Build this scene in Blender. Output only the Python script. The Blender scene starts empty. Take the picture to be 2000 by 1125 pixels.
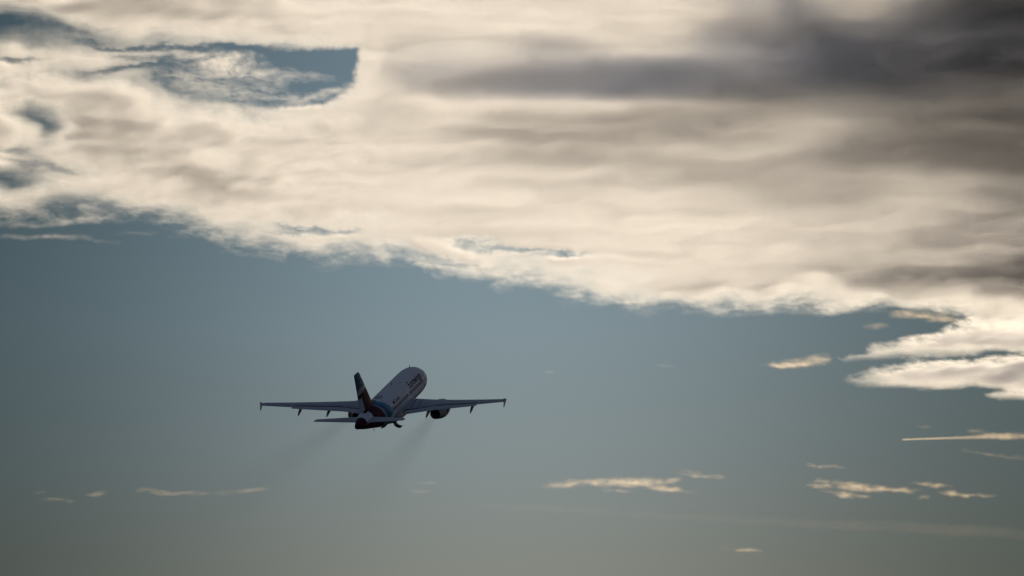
import bpy, bmesh, math
import numpy as np
from mathutils import Vector, Matrix

C = bpy.context.scene
COL = C.collection
R = math.radians

# ------------------------------------------------------------------ camera
CAM_EL = 4.0
CAM_LOC = np.array((0.0, 0.0, 1.7))
cd = bpy.data.cameras.new('camera')
cam = bpy.data.objects.new('camera', cd)
COL.objects.link(cam)
cam.location = CAM_LOC
cam.rotation_euler = (R(90 + CAM_EL), 0, 0)
cd.lens = 400; cd.sensor_width = 36
cd.clip_start = 1; cd.clip_end = 300000
C.camera = cam

# ------------------------------------------------------------------ world: physical sky toned to a hazy evening
SUN_EL, SUN_AZ = 12, 25
w = bpy.data.worlds.new('World'); C.world = w; w.use_nodes = True
nt = w.node_tree; N = nt.nodes; L = nt.links
bg = N['Background']
sky = N.new('ShaderNodeTexSky'); sky.sky_type = 'NISHITA'; sky.sun_disc = False
sky.sun_elevation = R(SUN_EL); sky.sun_rotation = R(SUN_AZ)
sky.dust_density = .6; sky.air_density = 1.0
tc = N.new('ShaderNodeTexCoord')
sx = N.new('ShaderNodeSeparateXYZ'); L.new(tc.outputs['Generated'], sx.inputs[0])

def wmath(op, a, b=None, c=None):
    n = N.new('ShaderNodeMath'); n.operation = op
    for i, v in enumerate((a, b, c)):
        if v is None: continue
        if isinstance(v, (int, float)): n.inputs[i].default_value = v
        else: L.new(v, n.inputs[i])
    return n.outputs[0]

def wmul(a, b, blend='MULTIPLY'):
    n = N.new('ShaderNodeMix'); n.data_type = 'RGBA'; n.blend_type = blend
    n.inputs[0].default_value = 1
    for k, v in ((6, a), (7, b)):
        if isinstance(v, tuple): n.inputs[k].default_value = v
        else: L.new(v, n.inputs[k])
    return n.outputs[2]

# colour of the air by height above the horizon: tan murk low down, blue grey above
cr = N.new('ShaderNodeValToRGB'); L.new(sx.outputs['Z'], cr.inputs[0])
e = cr.color_ramp.elements
stops = [(0.0, (.29, .345, .47)), (.0446, (.282, .366, .605)), (.0546, (.300, .418, .735)), (.0668, (.314, .464, .82)),
         (.078, (.290, .434, .745)), (.090, (.277, .400, .66)), (.13, (.26, .39, .68)), (.40, (1.12, .98, .97)), (1.0, (1.22, 1.02, 1.0))]
e[0].position = stops[0][0]; e[0].color = (*stops[0][1], 1)
e[1].position = stops[-1][0]; e[1].color = (*stops[-1][1], 1)
for p, c_ in stops[1:-1]:
    q = e.new(p); q.color = (*c_, 1)
# lens-like darkening to both sides, painted into the sky by azimuth
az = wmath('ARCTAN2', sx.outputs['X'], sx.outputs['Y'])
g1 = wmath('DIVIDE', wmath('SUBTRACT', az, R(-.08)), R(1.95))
vignette = wmath('EXPONENT', wmath('MULTIPLY', wmath('MULTIPLY', g1, g1), -1.0))
def wstep(v, a, b, hi):
    n = N.new('ShaderNodeMapRange'); n.interpolation_type = 'SMOOTHSTEP'
    n.inputs[1].default_value = a; n.inputs[2].default_value = b; n.inputs[3].default_value = 0; n.inputs[4].default_value = hi
    L.new(v, n.inputs[0]); return n.outputs[0]
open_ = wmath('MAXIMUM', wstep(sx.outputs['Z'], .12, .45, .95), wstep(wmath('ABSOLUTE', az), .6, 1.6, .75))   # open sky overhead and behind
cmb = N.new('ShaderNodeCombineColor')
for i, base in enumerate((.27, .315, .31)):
    L.new(wmath('MAXIMUM', wmath('MULTIPLY_ADD', vignette, 1.04 - base, base), open_), cmb.inputs[i])
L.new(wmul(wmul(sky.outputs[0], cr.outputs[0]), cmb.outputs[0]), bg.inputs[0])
bg.inputs[1].default_value = .05

# ------------------------------------------------------------------ sun
sd = bpy.data.lights.new('sun', 'SUN'); sd.energy = 3.7; sd.angle = R(.53); sd.color = (1, .84, .64)
so = bpy.data.objects.new('sun', sd); COL.objects.link(so)
sdir = Vector((math.sin(R(SUN_AZ)) * math.cos(R(SUN_EL)), math.cos(R(SUN_AZ)) * math.cos(R(SUN_EL)), math.sin(R(SUN_EL))))
so.rotation_euler = sdir.to_track_quat('Z', 'Y').to_euler()

C.view_settings.view_transform = 'Standard'; C.view_settings.look = 'None'
C.view_settings.exposure = 0; C.view_settings.gamma = 1
C.cycles.use_denoising = True
C.cycles.volume_bounces = 3; C.cycles.transparent_max_bounces = 64; C.cycles.max_bounces = 12

# ------------------------------------------------------------------ helpers
def tag(o, label=None, cat=None, group=None, kind=None):
    if label: o['label'] = label
    if cat: o['category'] = cat
    if group: o['group'] = group
    if kind: o['kind'] = kind
    return o

def mat(name, col, rough=.5, metal=0.0, coat=0.0, spec=.5, dirt=.0, dscale=1.0, emit=None):
    m = bpy.data.materials.new(name); m.use_nodes = True
    n = m.node_tree; b = n.nodes['Principled BSDF']
    b.inputs['Base Color'].default_value = (*col, 1)
    b.inputs['Roughness'].default_value = rough; b.inputs['Metallic'].default_value = metal
    b.inputs['Coat Weight'].default_value = coat; b.inputs['Coat Roughness'].default_value = .08
    b.inputs['Specular IOR Level'].default_value = spec
    if dirt:
        t = n.nodes.new('ShaderNodeTexCoord'); nz = n.nodes.new('ShaderNodeTexNoise')
        mp = n.nodes.new('ShaderNodeMapping'); mp.inputs['Scale'].default_value = (1.6, .35, 1.6)
        nz.inputs['Scale'].default_value = dscale; nz.inputs['Detail'].default_value = 6
        n.links.new(t.outputs['Object'], mp.inputs[0]); n.links.new(mp.outputs[0], nz.inputs['Vector'])
        r = n.nodes.new('ShaderNodeMapRange'); r.inputs[1].default_value = .3; r.inputs[2].default_value = .75
        r.inputs[3].default_value = 1 - dirt; r.inputs[4].default_value = 1
        n.links.new(nz.outputs['Fac'], r.inputs[0])
        mx = n.nodes.new('ShaderNodeMix'); mx.data_type = 'RGBA'; mx.blend_type = 'MULTIPLY'; mx.inputs[0].default_value = 1
        mx.inputs[6].default_value = (*col, 1)
        cb = n.nodes.new('ShaderNodeCombineColor')
        for i in range(3): n.links.new(r.outputs[0], cb.inputs[i])
        n.links.new(cb.outputs[0], mx.inputs[7]); n.links.new(mx.outputs[2], b.inputs['Base Color'])
    return m

def obj(name, V, F, m, parent=None, smooth=True, fix=True):
    me = bpy.data.meshes.new(name)
    me.from_pydata([tuple(map(float, v)) for v in V], [], F)
    if fix:
        bm = bmesh.new(); bm.from_mesh(me)
        bmesh.ops.remove_doubles(bm, verts=bm.verts, dist=1e-5)
        bmesh.ops.recalc_face_normals(bm, faces=bm.faces)
        bm.to_mesh(me); bm.free()
    if m: me.materials.append(m)
    if smooth:
        me.polygons.foreach_set('use_smooth', [True] * len(me.polygons))
        try: me.set_sharp_from_angle(angle=R(38))
        except Exception: pass
    o = bpy.data.objects.new(name, me); COL.objects.link(o)
    if parent: o.parent = parent
    return o

def loft(rings, cap=True):
    n = len(rings[0]); V = [p for r in rings for p in r]; F = []
    for i in range(len(rings) - 1):
        for j in range(n):
            a = i * n + j; b = i * n + (j + 1) % n
            F.append((a, b, b + n, a + n))
    if cap:
        F.append(tuple(range(n))[::-1]); F.append(tuple((len(rings) - 1) * n + k for k in range(n)))
    return V, F

def join(*vf):
    V = []; F = []
    for v, f in vf:
        k = len(V); V += list(v); F += [tuple(i + k for i in q) for q in f]
    return V, F

# ------------------------------------------------------------------ ground (below the picture)
def ground():
    s = 60000.0; n = 48
    xs = np.linspace(-1, 1, n); xs = np.sign(xs) * np.abs(xs) ** 2.2 * s
    V = [(x, y, 0) for y in xs for x in xs]
    F = [(j * n + i, j * n + i + 1, (j + 1) * n + i + 1, (j + 1) * n + i) for j in range(n - 1) for i in range(n - 1)]
    m = bpy.data.materials.new('winter_fields'); m.use_nodes = True; nn = m.node_tree
    b = nn.nodes['Principled BSDF']; b.inputs['Roughness'].default_value = .95
    t = nn.nodes.new('ShaderNodeTexCoord'); v = nn.nodes.new('ShaderNodeTexVoronoi'); v.inputs['Scale'].default_value = .004
    z = nn.nodes.new('ShaderNodeTexNoise'); z.inputs['Scale'].default_value = .05; z.inputs['Detail'].default_value = 8
    nn.links.new(t.outputs['Object'], v.inputs['Vector']); nn.links.new(t.outputs['Object'], z.inputs['Vector'])
    r = nn.nodes.new('ShaderNodeValToRGB'); nn.links.new(v.outputs['Color'], r.inputs[0])
    r.color_ramp.elements[0].color = (.035, .045, .018, 1); r.color_ramp.elements[1].color = (.075, .060, .035, 1)
    mx = nn.nodes.new('ShaderNodeMix'); mx.data_type = 'RGBA'; mx.blend_type = 'OVERLAY'; mx.inputs[0].default_value = .5
    nn.links.new(r.outputs[0], mx.inputs[6]); nn.links.new(z.outputs['Fac'], mx.inputs[7]); nn.links.new(mx.outputs[2], b.inputs['Base Color'])
    o = obj('ground', V, F, m, smooth=False, fix=False)
    tag(o, kind='structure')
ground()

# ------------------------------------------------------------------ clouds: closed meshes of real thickness filled with scattering air
FW = np.array((0, math.cos(R(CAM_EL)), math.sin(R(CAM_EL)))); UP = np.array((0, -FW[2], FW[1])); RT = np.array((1., 0, 0))
def rays(u, v):
    """direction from the viewpoint for a point of the 2000 x 1125 picture (y component 1)"""
    d = FW + RT * ((u - 1000) / 2000 * .09)[..., None] - UP * ((v - 562.5) / 2000 * .09)[..., None]
    return d / d[..., 1:2]

def hashn(ix, iy, seed):
    h = (ix.astype(np.int64) * 374761393 + iy.astype(np.int64) * 668265263 + seed * 974634777) & 0xffffffff
    h = ((h ^ (h >> 13)) * 1274126177) & 0xffffffff
    h = h ^ (h >> 16)
    return h.astype(np.float64) / 4294967295.0 * 2 * math.pi
def perlin(x, y, seed=0):
    ix = np.floor(x); iy = np.floor(y); fx = x - ix; fy = y - iy
    ix = ix.astype(np.int64); iy = iy.astype(np.int64)
    def g(a, b, dx, dy):
        t = hashn(a, b, seed); return np.cos(t) * dx + np.sin(t) * dy
    ux = fx * fx * fx * (fx * (fx * 6 - 15) + 10); uy = fy * fy * fy * (fy * (fy * 6 - 15) + 10)
    n0 = g(ix, iy, fx, fy) * (1 - ux) + g(ix + 1, iy, fx - 1, fy) * ux
    n1 = g(ix, iy + 1, fx, fy - 1) * (1 - ux) + g(ix + 1, iy + 1, fx - 1, fy - 1) * ux
    return (n0 * (1 - uy) + n1 * uy) * 1.5
def fbm(x, y, octv=5, seed=0, gain=.5, ridged=False):
    s = np.zeros_like(x); a = 1.0; t = 0
    for k in range(octv):
        n = perlin(x, y, seed + k * 17)
        if ridged: n = 1 - 2 * np.abs(n)
        s += a * n; t += a; a *= gain
        x, y = x * 2.03 + 11.3, y * 2.03 - 7.1
    return s / t
def sstep(a, b, x):
    t = np.clip((x - a) / (b - a), 0, 1); return t * t * (3 - 2 * t)
def polysd(U, V, poly):
    """signed distance, positive inside"""
    P = np.array(poly, float); n = len(P)
    d = np.full(U.shape, 1e9); ins = np.zeros(U.shape, bool)
    for i in range(n):
        ax, ay = P[i]; bx, by = P[(i + 1) % n]
        ex, ey = bx - ax, by - ay; wx, wy = U - ax, V - ay
        t = np.clip((wx * ex + wy * ey) / (ex * ex + ey * ey), 0, 1)
        d = np.minimum(d, np.hypot(wx - ex * t, wy - ey * t))
        c = (ay > V) != (by > V)
        if ay != by:
            ins ^= c & (U < (bx - ax) * (V - ay) / (by - ay) + ax)
    return np.where(ins, d, -d)

SIG = .06           # extinction of the cloud air, per metre
def cloud_material(name, col=(1, 1, 1), g=.65, sig=SIG):
    m = bpy.data.materials.new(name); m.use_nodes = True; n = m.node_tree; n.nodes.clear()
    o = n.nodes.new('ShaderNodeOutputMaterial'); s = n.nodes.new('ShaderNodeVolumeScatter')
    s.inputs['Density'].default_value = sig; s.inputs['Color'].default_value = (*col, 1); s.inputs['Anisotropy'].default_value = g
    n.links.new(s.outputs[0], o.inputs['Volume']); return m
CLOUD = cloud_material('cloud_vapour', (1, .996, .98))
CLOUD_GREY = cloud_material('grey_cloud_vapour', (1.0, .94, .80))
CLOUD_WARM_LIGHT = cloud_material('warm_light_tint_vapour', (1, .79, .51))  # tint stands in for sunlight reddened by haze, put into the vapour colour

def cloud(name, label, cat, U, V, tau, dist, m=CLOUD, slope=0.3, group=None, sig=SIG, kind=None, relief=None):
    """two skins a varying distance apart, closed where the thickness goes to nothing.
       dist: metres to the cloud at mid height; it leans back towards the viewer with height like a deck"""
    T = tau / sig
    T = np.where(T < .02 / (sig * 10), 0, T)
    nv, nu = U.shape
    keep = (T[:-1, :-1] + T[1:, :-1] + T[:-1, 1:] + T[1:, 1:]) > 0
    T[0, :] = 0; T[-1, :] = 0; T[:, 0] = 0; T[:, -1] = 0
    D = rays(U, V)
    zmid = rays(np.array([float(U.mean())]), np.array([float(V.mean())]))[0, 2]
    # plane y + slope*z = dist + slope*dist*zmid
    yc = dist * (1 + slope * zmid) / (1 + slope * D[..., 2])
    if relief is not None: yc = yc + relief
    Y1 = yc - T / 2; Y2 = yc + T / 2
    A = D * Y1[..., None] + CAM_LOC; B = D * Y2[..., None] + CAM_LOC
    P = np.concatenate((A.reshape(-1, 3), B.reshape(-1, 3)))
    idx = np.arange(nu * nv).reshape(nv, nu)
    a = idx[:-1, :-1][keep]; b = idx[:-1, 1:][keep]; c = idx[1:, 1:][keep]; d = idx[1:, :-1][keep]
    q1 = np.stack((a, d, c, b), 1); q2 = np.stack((a, b, c, d), 1) + nu * nv
    Q = np.concatenate((q1, q2))
    used = np.unique(Q); remap = np.full(len(P), -1, np.int64); remap[used] = np.arange(len(used))
    P = P[used]; Q = remap[Q]
    org = P.mean(0)
    P = P - org
    me = bpy.data.meshes.new(name)
    me.vertices.add(len(P)); me.vertices.foreach_set('co', P.astype(np.float32).ravel())
    me.loops.add(Q.size); me.loops.foreach_set('vertex_index', Q.astype(np.int32).ravel())
    me.polygons.add(len(Q)); me.polygons.foreach_set('loop_start', np.arange(0, Q.size, 4, dtype=np.int32))
    me.update(calc_edges=True)
    me.materials.append(m)
    o = bpy.data.objects.new(name, me); COL.objects.link(o)
    o.location = org
    return tag(o, label, cat, group, kind)

# brightness seen against thickness for this light, measured on a wedge of the same air
L_TAB = np.array([50, 64, 102, 152, 207, 235, 241])[::-1]
T_TAB = np.array([8.6, 7.5, 6.0, 4.5, 3.0, 2.0, 1.5])[::-1]
def tau_of(Lm): return np.interp(-Lm, -L_TAB, T_TAB)

ROWS = {   # how bright the bank is, row by row
 -300: {0:190, 400:205, 800:225, 1200:225, 1500:180, 1800:120, 2000:80},
 0: {0:205,100:198,200:195,300:205,400:215,500:222,600:228,700:230,800:235,1000:236,1200:228,1300:226,1400:205,1600:190,1700:190,1800:150,1900:100,2000:80},
 40: {0:190,100:200,200:205,300:212,400:215,500:220,600:228,700:232,800:238,900:238,1000:238,1200:224,1300:226,1400:200,1500:185,1600:180,1700:180,1800:150,1900:110,2000:90},
 80: {0:195,100:200,200:205,400:222,600:225,700:228,750:235,780:232,850:232,900:235,1000:230,1200:228,1300:225,1400:215,1500:200,1600:180,1700:165,1800:140,1900:115,2000:90},
 120:{0:200,100:205,200:215,300:220,400:215,750:228,780:225,850:225,900:225,1000:222,1200:225,1300:220,1400:210,1500:195,1600:180,1700:160,1800:130,1900:110,2000:90},
 160:{0:210,100:215,200:212,250:215,300:210,720:236,750:228,850:225,1000:222,1200:220,1300:212,1400:200,1500:180,1600:165,1700:150,1800:125,1900:105,2000:88},
 200:{0:195,100:190,200:195,250:205,350:222,450:235,600:235,700:235,780:228,850:230,900:235,1000:220,1100:214,1200:205,1300:190,1400:172,1500:150,1600:140,1700:130,1800:118,1900:100,2000:85},
 240:{0:195,100:190,150:188,200:192,270:180,330:192,400:200,500:205,600:215,640:222,700:228,800:225,900:222,1000:195,1100:185,1200:168,1300:160,1400:158,1500:158,1600:188,1650:185,1700:165,1800:125,1900:112,2000:96},
 290:{0:195,100:205,200:210,300:215,400:215,500:222,600:225,700:228,800:218,900:212,1000:205,1100:190,1200:198,1300:188,1400:180,1500:182,1600:162,1700:138,1800:114,1900:106,2000:98},
 340:{0:190,100:215,150:210,200:208,300:208,400:205,500:215,600:228,700:228,800:225,900:228,1000:235,1100:224,1200:208,1300:202,1400:190,1500:184,1600:182,1700:168,1800:165,1900:152,2000:120},
 385:{0:205,200:222,400:226,500:230,700:238,800:236,1000:238,1200:228,1300:222,1400:205,1500:190,1600:180,1680:172,1750:190,1800:195,1900:182,2000:140},
 430:{0:215,300:220,400:225,500:230,600:232,800:236,1000:238,1200:235,1300:230,1400:222,1500:212,1600:205,1700:200,1800:190,1900:185,2000:160},
 500:{0:225,800:232,1000:235,1200:240,1400:234,1500:226,1600:216,1700:206,1800:186,1880:165,2000:130},
 540:{0:225,900:235,1200:236,1400:226,1500:208,1600:192,1700:172,1800:150,1900:130,2000:112},
 580:{0:225,1000:235,1200:236,1400:228,1600:218,1700:210,1800:198,1900:182,2000:150},
 650:{0:225,1200:235,1600:222,1800:205,1900:195,2000:175},
 760:{0:225,1200:235,1600:218,1800:205,1900:200,2000:180}}
DARK = {   # brightness with the dark cloud in front counted in
 -300:{1100:238,1300:215,1500:120,1800:70,2000:55},
 -40:{1250:238,1400:190,1480:150,1550:130,1650:150,1750:130,1850:95,1950:66,2000:60},
 0:{1300:235,1380:200,1450:160,1500:165,1550:125,1600:160,1650:180,1700:185,1750:150,1800:120,1850:95,1900:75,2000:66},
 30:{1340:235,1400:195,1450:160,1500:140,1550:115,1600:120,1650:170,1700:165,1750:130,1800:100,1900:66,2000:56},
 50:{1000:240,1340:235,1400:165,1500:145,1550:122,1600:98,1640:120,1700:120,1750:105,1800:82,1900:62,2000:55},
 80:{735:240,760:228,800:222,850:215,900:222,950:215,1000:212,1050:195,1100:212,1200:225,1300:212,1350:190,1400:150,1450:140,1500:128,1550:110,1600:88,1700:80,1800:70,1900:60,2000:54},
 100:{730:240,760:215,800:200,850:185,900:200,950:205,1000:198,1050:180,1100:190,1200:212,1300:205,1350:180,1400:150,1450:146,1500:120,1600:84,1700:74,1800:67,1900:60,2000:54},
 125:{728:240,760:200,800:180,850:175,900:185,950:190,1000:178,1050:158,1100:145,1200:135,1300:120,1400:115,1500:102,1600:80,1700:70,1800:66,1900:62,2000:56},
 150:{725:240,760:205,800:175,850:170,900:172,1000:155,1050:140,1100:126,1200:110,1300:104,1400:104,1500:98,1600:80,1700:70,1800:70,1900:70,2000:64},
 175:{720:240,780:215,820:195,870:170,920:160,1000:138,1100:112,1200:106,1300:104,1400:108,1500:105,1600:96,1700:86,1800:82,1900:84,2000:80},
 187:{720:240,850:215,950:190,1000:175,1100:145,1200:135,1300:130,1400:130,1500:118,1600:106,1700:98,1800:90,1900:88,2000:82},
 198:{700:240,1000:225,1200:200,1300:178,1400:160,1500:138,1600:120,1700:112,1800:100,1900:92,2000:84},
 225:{700:240,1200:238,1500:170,1600:165,1700:140,1800:112,1900:104,2000:90},
 260:{700:240,2000:235}}

def table(U, V, rows):
    ks = sorted(rows); M = []
    us = U[0]
    for k in ks:
        it = sorted(rows[k].items()); M.append(np.interp(us, [a for a, _ in it], [b for _, b in it]))
    M = np.array(M); v = V[:, 0]
    out = np.empty(U.shape)
    for i, vv in enumerate(v):
        j = int(np.clip(np.searchsorted(ks, vv) - 1, 0, len(ks) - 2))
        t = np.clip((vv - ks[j]) / (ks[j + 1] - ks[j]), 0, 1); t = t * t * (3 - 2 * t) * .5 + t * .5
        out[i] = M[j] * (1 - t) + M[j + 1] * t
    return out
def blur(A, r):
    for ax in (0, 1):
        k = np.exp(-np.linspace(-2, 2, 2 * r + 1) ** 2); k /= k.sum()
        pad = [(0, 0), (0, 0)]; pad[ax] = (r, r)
        B = np.pad(A, pad, mode='edge')
        A = sum(k[i] * np.take(B, range(i, i + A.shape[ax]), axis=ax) for i in range(2 * r + 1))
    return A
def grid(u0, u1, v0, v1, s):
    return np.meshgrid(np.arange(u0, u1 + s, s, dtype=float), np.arange(v0, v1 + s, s, dtype=float))

BANK = [(-420,-420),(2420,-420),(2420,650),(2100,640),(1990,640),(1930,632),(1898,622),(1885,610),(1840,600),(1790,597),(1720,600),(1680,606),(1640,606),
        (1600,598),(1540,590),(1480,596),(1400,592),(1340,590),(1280,595),(1180,587),(1130,580),(1090,572),(1060,560),(1000,546),(950,538),
        (880,530),(835,520),(815,506),(760,490),(700,487),(650,492),(605,500),(560,488),(500,478),(440,470),(398,457),(380,444),(330,434),
        (290,416),(240,412),(180,412),(130,416),(60,428),(-40,430),(-420,400)]
HOLE = [(330,100),(420,94),(490,96),(560,97),(640,94),(706,91),(702,118),(696,146),(684,170),(664,194),(630,207),(560,210),(500,212),(440,208),(395,194),(360,176),(330,150),(320,120)]

def main_bank():
    U, V = grid(-420, 2420, -420, 805, 2.5)
    # meandering of the edges
    wx = fbm(U / 170, V / 60, 5, 3); wy = fbm(U / 150, V / 60, 5, 9)
    fin = fbm(U / 40, V / 15, 5, 21, .62); fray = fbm(U / 16, V / 26, 4, 33, .6)
    ww = 1 - .5 * sstep(1450, 1650, U) * sstep(590, 630, V)
    Uw = U + (wx * 50 + fin * 16) * ww; Vw = V + (wy * 26 + fin * 10) * ww
    sd = polysd(Uw, Vw, BANK)
    soft = np.clip(66 + 110 * fbm(U / 130, V / 80, 2, 5), 30, 130) * (.5 + .5 * ww)
    cov = np.clip((sd + soft * .30) / soft + .46 * fin * np.exp(-(sd / 32) ** 2) + .03 * fray * np.exp(-(sd / 16) ** 2), 0, 1)
    w3_ = fbm(U / 12, V / 14, 3, 58)
    far = sstep(620, 420, U)                       # the left end of the gap is veiled and ragged, the right end clean
    hd = polysd(U + (Uw - U) * (.40 + .5 * far) + 9 * fbm(U / 30, V / 40, 4, 57, .55) + 2 * w3_, V + (Vw - V) * (.16 + .7 * far), HOLE)
    hole = sstep(-9 - 22 * far, 9 + 10 * far, hd + 5 * fray)
    wis = fbm(U / 60 + wx, V / 22 + wy * 1.5, 5, 40, .58)
    w2 = fbm(U / 60 + wx * 2.5, V / 17 + wy * 2.5, 5, 46, .55); w3 = fbm(U / 20, V / 22, 4, 52, .55)
    def blob(cx, cy, rx, ry, ang):
        c, q = math.cos(R(ang)), math.sin(R(ang)); dx = (Uw - cx) * c + (Vw - cy) * q; dy = -(Uw - cx) * q + (Vw - cy) * c
        return np.exp(-((dx / rx) ** 2 + (dy / ry) ** 2))
    inner = (.95 * blob(420, 120, 95, 15, 9) + .50 * blob(385, 152, 55, 17, 4) + .30 * blob(470, 180, 70, 20, 0) + .22 * blob(590, 142, 60, 9, 4)
             + .10 * blob(530, 150, 45, 20, 20) + .45 * blob(640, 188, 50, 12, -22) + .30 * blob(560, 198, 60, 9, 0) + .25 * blob(410, 185, 60, 12, 8) + .22 * blob(520, 186, 26, 11, 0) + .05 * blob(600, 165, 70, 24, 0))
    inner = np.clip(inner * (1 + 1.9 * w2 + .45 * w3) - .05, 0, 2)
    open_ = hole
    # slots of thin cloud where blue shows
    def slot(cx, cy, rx, ry, ang, amt):
        c, s = math.cos(R(ang)), math.sin(R(ang))
        dx = (Uw - cx) * c + (Vw - cy) * s; dy = -(Uw - cx) * s + (Vw - cy) * c
        return amt * np.exp(-((dx / rx) ** 2 + (dy / ry) ** 2))
    sl = 0; slw = 0
    for a in [(10,42,60,11,4,1.0),(70,55,90,12,8,.25),(-60,50,80,12,0,.9),(260,88,90,5,2,.75),(400,92,120,6,3,.85),(470,97,60,7,6,.9),(260,133,60,6,-4,.75),(340,128,60,10,-5,.8),
              (345,165,40,14,20,.5),(420,178,60,14,12,.7),(20,116,60,4,-2,.55),(88,228,40,8,26,.42),(110,244,18,10,40,.25),(30,290,50,8,6,.3),(25,354,46,8,4,.55),(120,75,150,9,6,.18),(300,112,110,6,3,.35),(60,150,120,8,-3,.22),(20,200,80,10,5,.22),(150,330,70,6,8,.2),(40,320,70,9,4,.3),
              (590,442,50,7,6,.75),(675,447,46,6,6,.6),(560,450,34,5,4,.5),(1050,494,90,6,3,.75),(1090,503,50,4,-3,.7),(920,474,60,7,4,.55),(860,500,60,7,6,.5),(905,515,70,5,3,.55),
              (960,484,60,5,3,.45),(780,120,0.1,0.1,0,0),(1960,680,60,6,-8,.45),(1990,762,60,10,6,.4),(700,30,.1,.1,0,0),(150,60,60,8,8,.3),(200,50,50,6,6,.2)]:
        sl = sl + slot(*a)
        if a[2] > 1: slw = slw + slot(a[0], a[1], a[2] * 1.5, a[3] * 3.2, a[4], a[5])
    sl = np.clip(sl * (.9 + .9 * fin + .5 * fray), 0, 2)
    Lm = table(U, V, ROWS) - 13 * sstep(620, 150, U) - 20 * sstep(260, -20, U) + 6 * sstep(1650, 1800, U) * sstep(400, 330, V)
    tb = blur(tau_of(np.clip(Lm - 2, 50, 240)), 6)
    tn = blur(np.interp(Lm, [150, 177, 207, 222, 236], [.12, .27, .55, .85, 1.3]), 6)
    lf = sstep(900, 500, U)
    wt = 1 - lf * np.clip(slw * 1.2 + .9 * np.exp(-(hd / 42) ** 2) + .8 * np.exp(-(sd / 55) ** 2) + .9 * wx, 0, 1)
    wt = blur(wt, 6)
    tb = np.exp(np.log(tn) * (1 - wt) + np.log(tb) * wt)
    # streaks and folds of the deck
    ft = fbm(U / 260 + wx * .6, V / 42 + wy, 5, 61)
    fm = fbm(U / 90 + wy, V / 26, 5, 77)
    fl = fbm(U / 420 + wx * .5, V / 30 + wy * .8, 4, 83)          # long flat bands
    pf = fbm(U / 55 + wx, V / 24 + wy, 5, 87, .6)                  # puffs
    qt = 1 - .55 * sstep(850, 1500, U) * sstep(460, 380, V)      # the deck grows smoother to the right
    tb = tb * np.exp(qt * (.46 * ft + .10 * fm + .50 * fl + (.03 + .5 * lf) * pf + (.02 + .22 * lf) * fin))
    tb = tb * np.where(U > 700, 1, 1)
    k = cov ** 1.8
    tau = tb * k * (1 - open_) ** 1.6 * np.exp(-3.4 * sl) + inner * sstep(0, 1, hole) * .8
    tau = tau + .24 * np.clip(.05 + wis * 1.6 + fin * .8 + .6 * wx, 0, 1) * np.exp(-((sd - 6) / 19) ** 2) * (hole < .05)   # thin torn fringe along the lower edge
    tau = blur(tau, 1)
    tau = tau * sstep(-420, -250, U) * (1 - sstep(2250, 2420, U)) * sstep(-420, -260, V)
    tau = np.where(tau < .012, 0, tau)
    return cloud('cloud_bank', 'huge cream sunlit cloud bank filling the upper half of the sky above the airliner', 'cloud', U, V, tau, 19000)
main_bank()

def mass(name, label, poly, bounds, dist, level, seed, m, soft=22, warp=14, step=2.5):
    U, V = grid(*bounds, step)
    wx = fbm(U / 130, V / 45, 5, seed); wy = fbm(U / 110, V / 40, 5, seed + 5); fin = fbm(U / 36, V / 13, 5, seed + 9, .6)
    pf = fbm(U / 90 + wx, V / 20 + wy, 5, seed + 13)
    sd = polysd(U + wx * warp * 2 + fin * warp, V + wy * warp + fin * warp * .5, poly)
    c = np.clip((sd + soft * .35) / soft + .28 * fin * np.exp(-(sd / 20) ** 2), 0, 1)
    t = level(U, V) * np.exp(.9 * pf + .35 * fin) * c ** 1.7
    t = t * sstep(bounds[0], bounds[0] + 10, U) * (1 - sstep(bounds[1] - 150, bounds[1], U)) * sstep(bounds[2], bounds[2] + 6, V) * (1 - sstep(bounds[3] - 6, bounds[3], V))
    t = np.where(t < .012, 0, t)
    return cloud(name, label, 'cloud', U, V, t, dist, m=m)
CLOUD_MID = cloud_material('cream_cloud_vapour', (1, .99, .95))
def fingers():
    up = [(1640,705),(1648,698),(1690,692),(1700,676),(1740,668),(1790,664),(1830,655),(1862,640),(1900,626),(1960,632),(2060,625),(2420,610),(2420,684),(2060,683),(1960,684),(1895,684),(1850,689),(1760,693),(1700,702)]
    lo = [(1652,742),(1690,732),(1730,718),(1780,708),(1850,706),(1900,702),(1960,696),(2060,694),(2420,692),(2420,775),(2060,768),(2000,764),(1960,756),(1890,752),(1800,752),(1740,753),(1690,750)]
    bt = [(1930,770),(1950,764),(1990,760),(2100,758),(2420,760),(2420,800),(2100,790),(2000,781),(1960,778)]
    mass('cloud', 'upper cream cloud finger reaching left under the bank at the right edge', up, (1600, 2420, 590, 730), 20400, lambda U, V: .6 + 2.3 * sstep(1690, 1880, U), 600, CLOUD_MID, soft=25)
    mass('cloud', 'lower and thicker cream cloud finger at the right edge, above the contrail', lo, (1610, 2420, 670, 790), 20900, lambda U, V: .75 + 2.6 * sstep(1690, 1880, U), 620, CLOUD_MID, soft=27)
    mass('cloud', 'small cream cloud lobe just below the lower finger at the right edge', bt, (1900, 2420, 745, 815), 21400, lambda U, V: 1.4 + 0 * U, 640, CLOUD_MID, soft=18, warp=9)
fingers()

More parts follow.
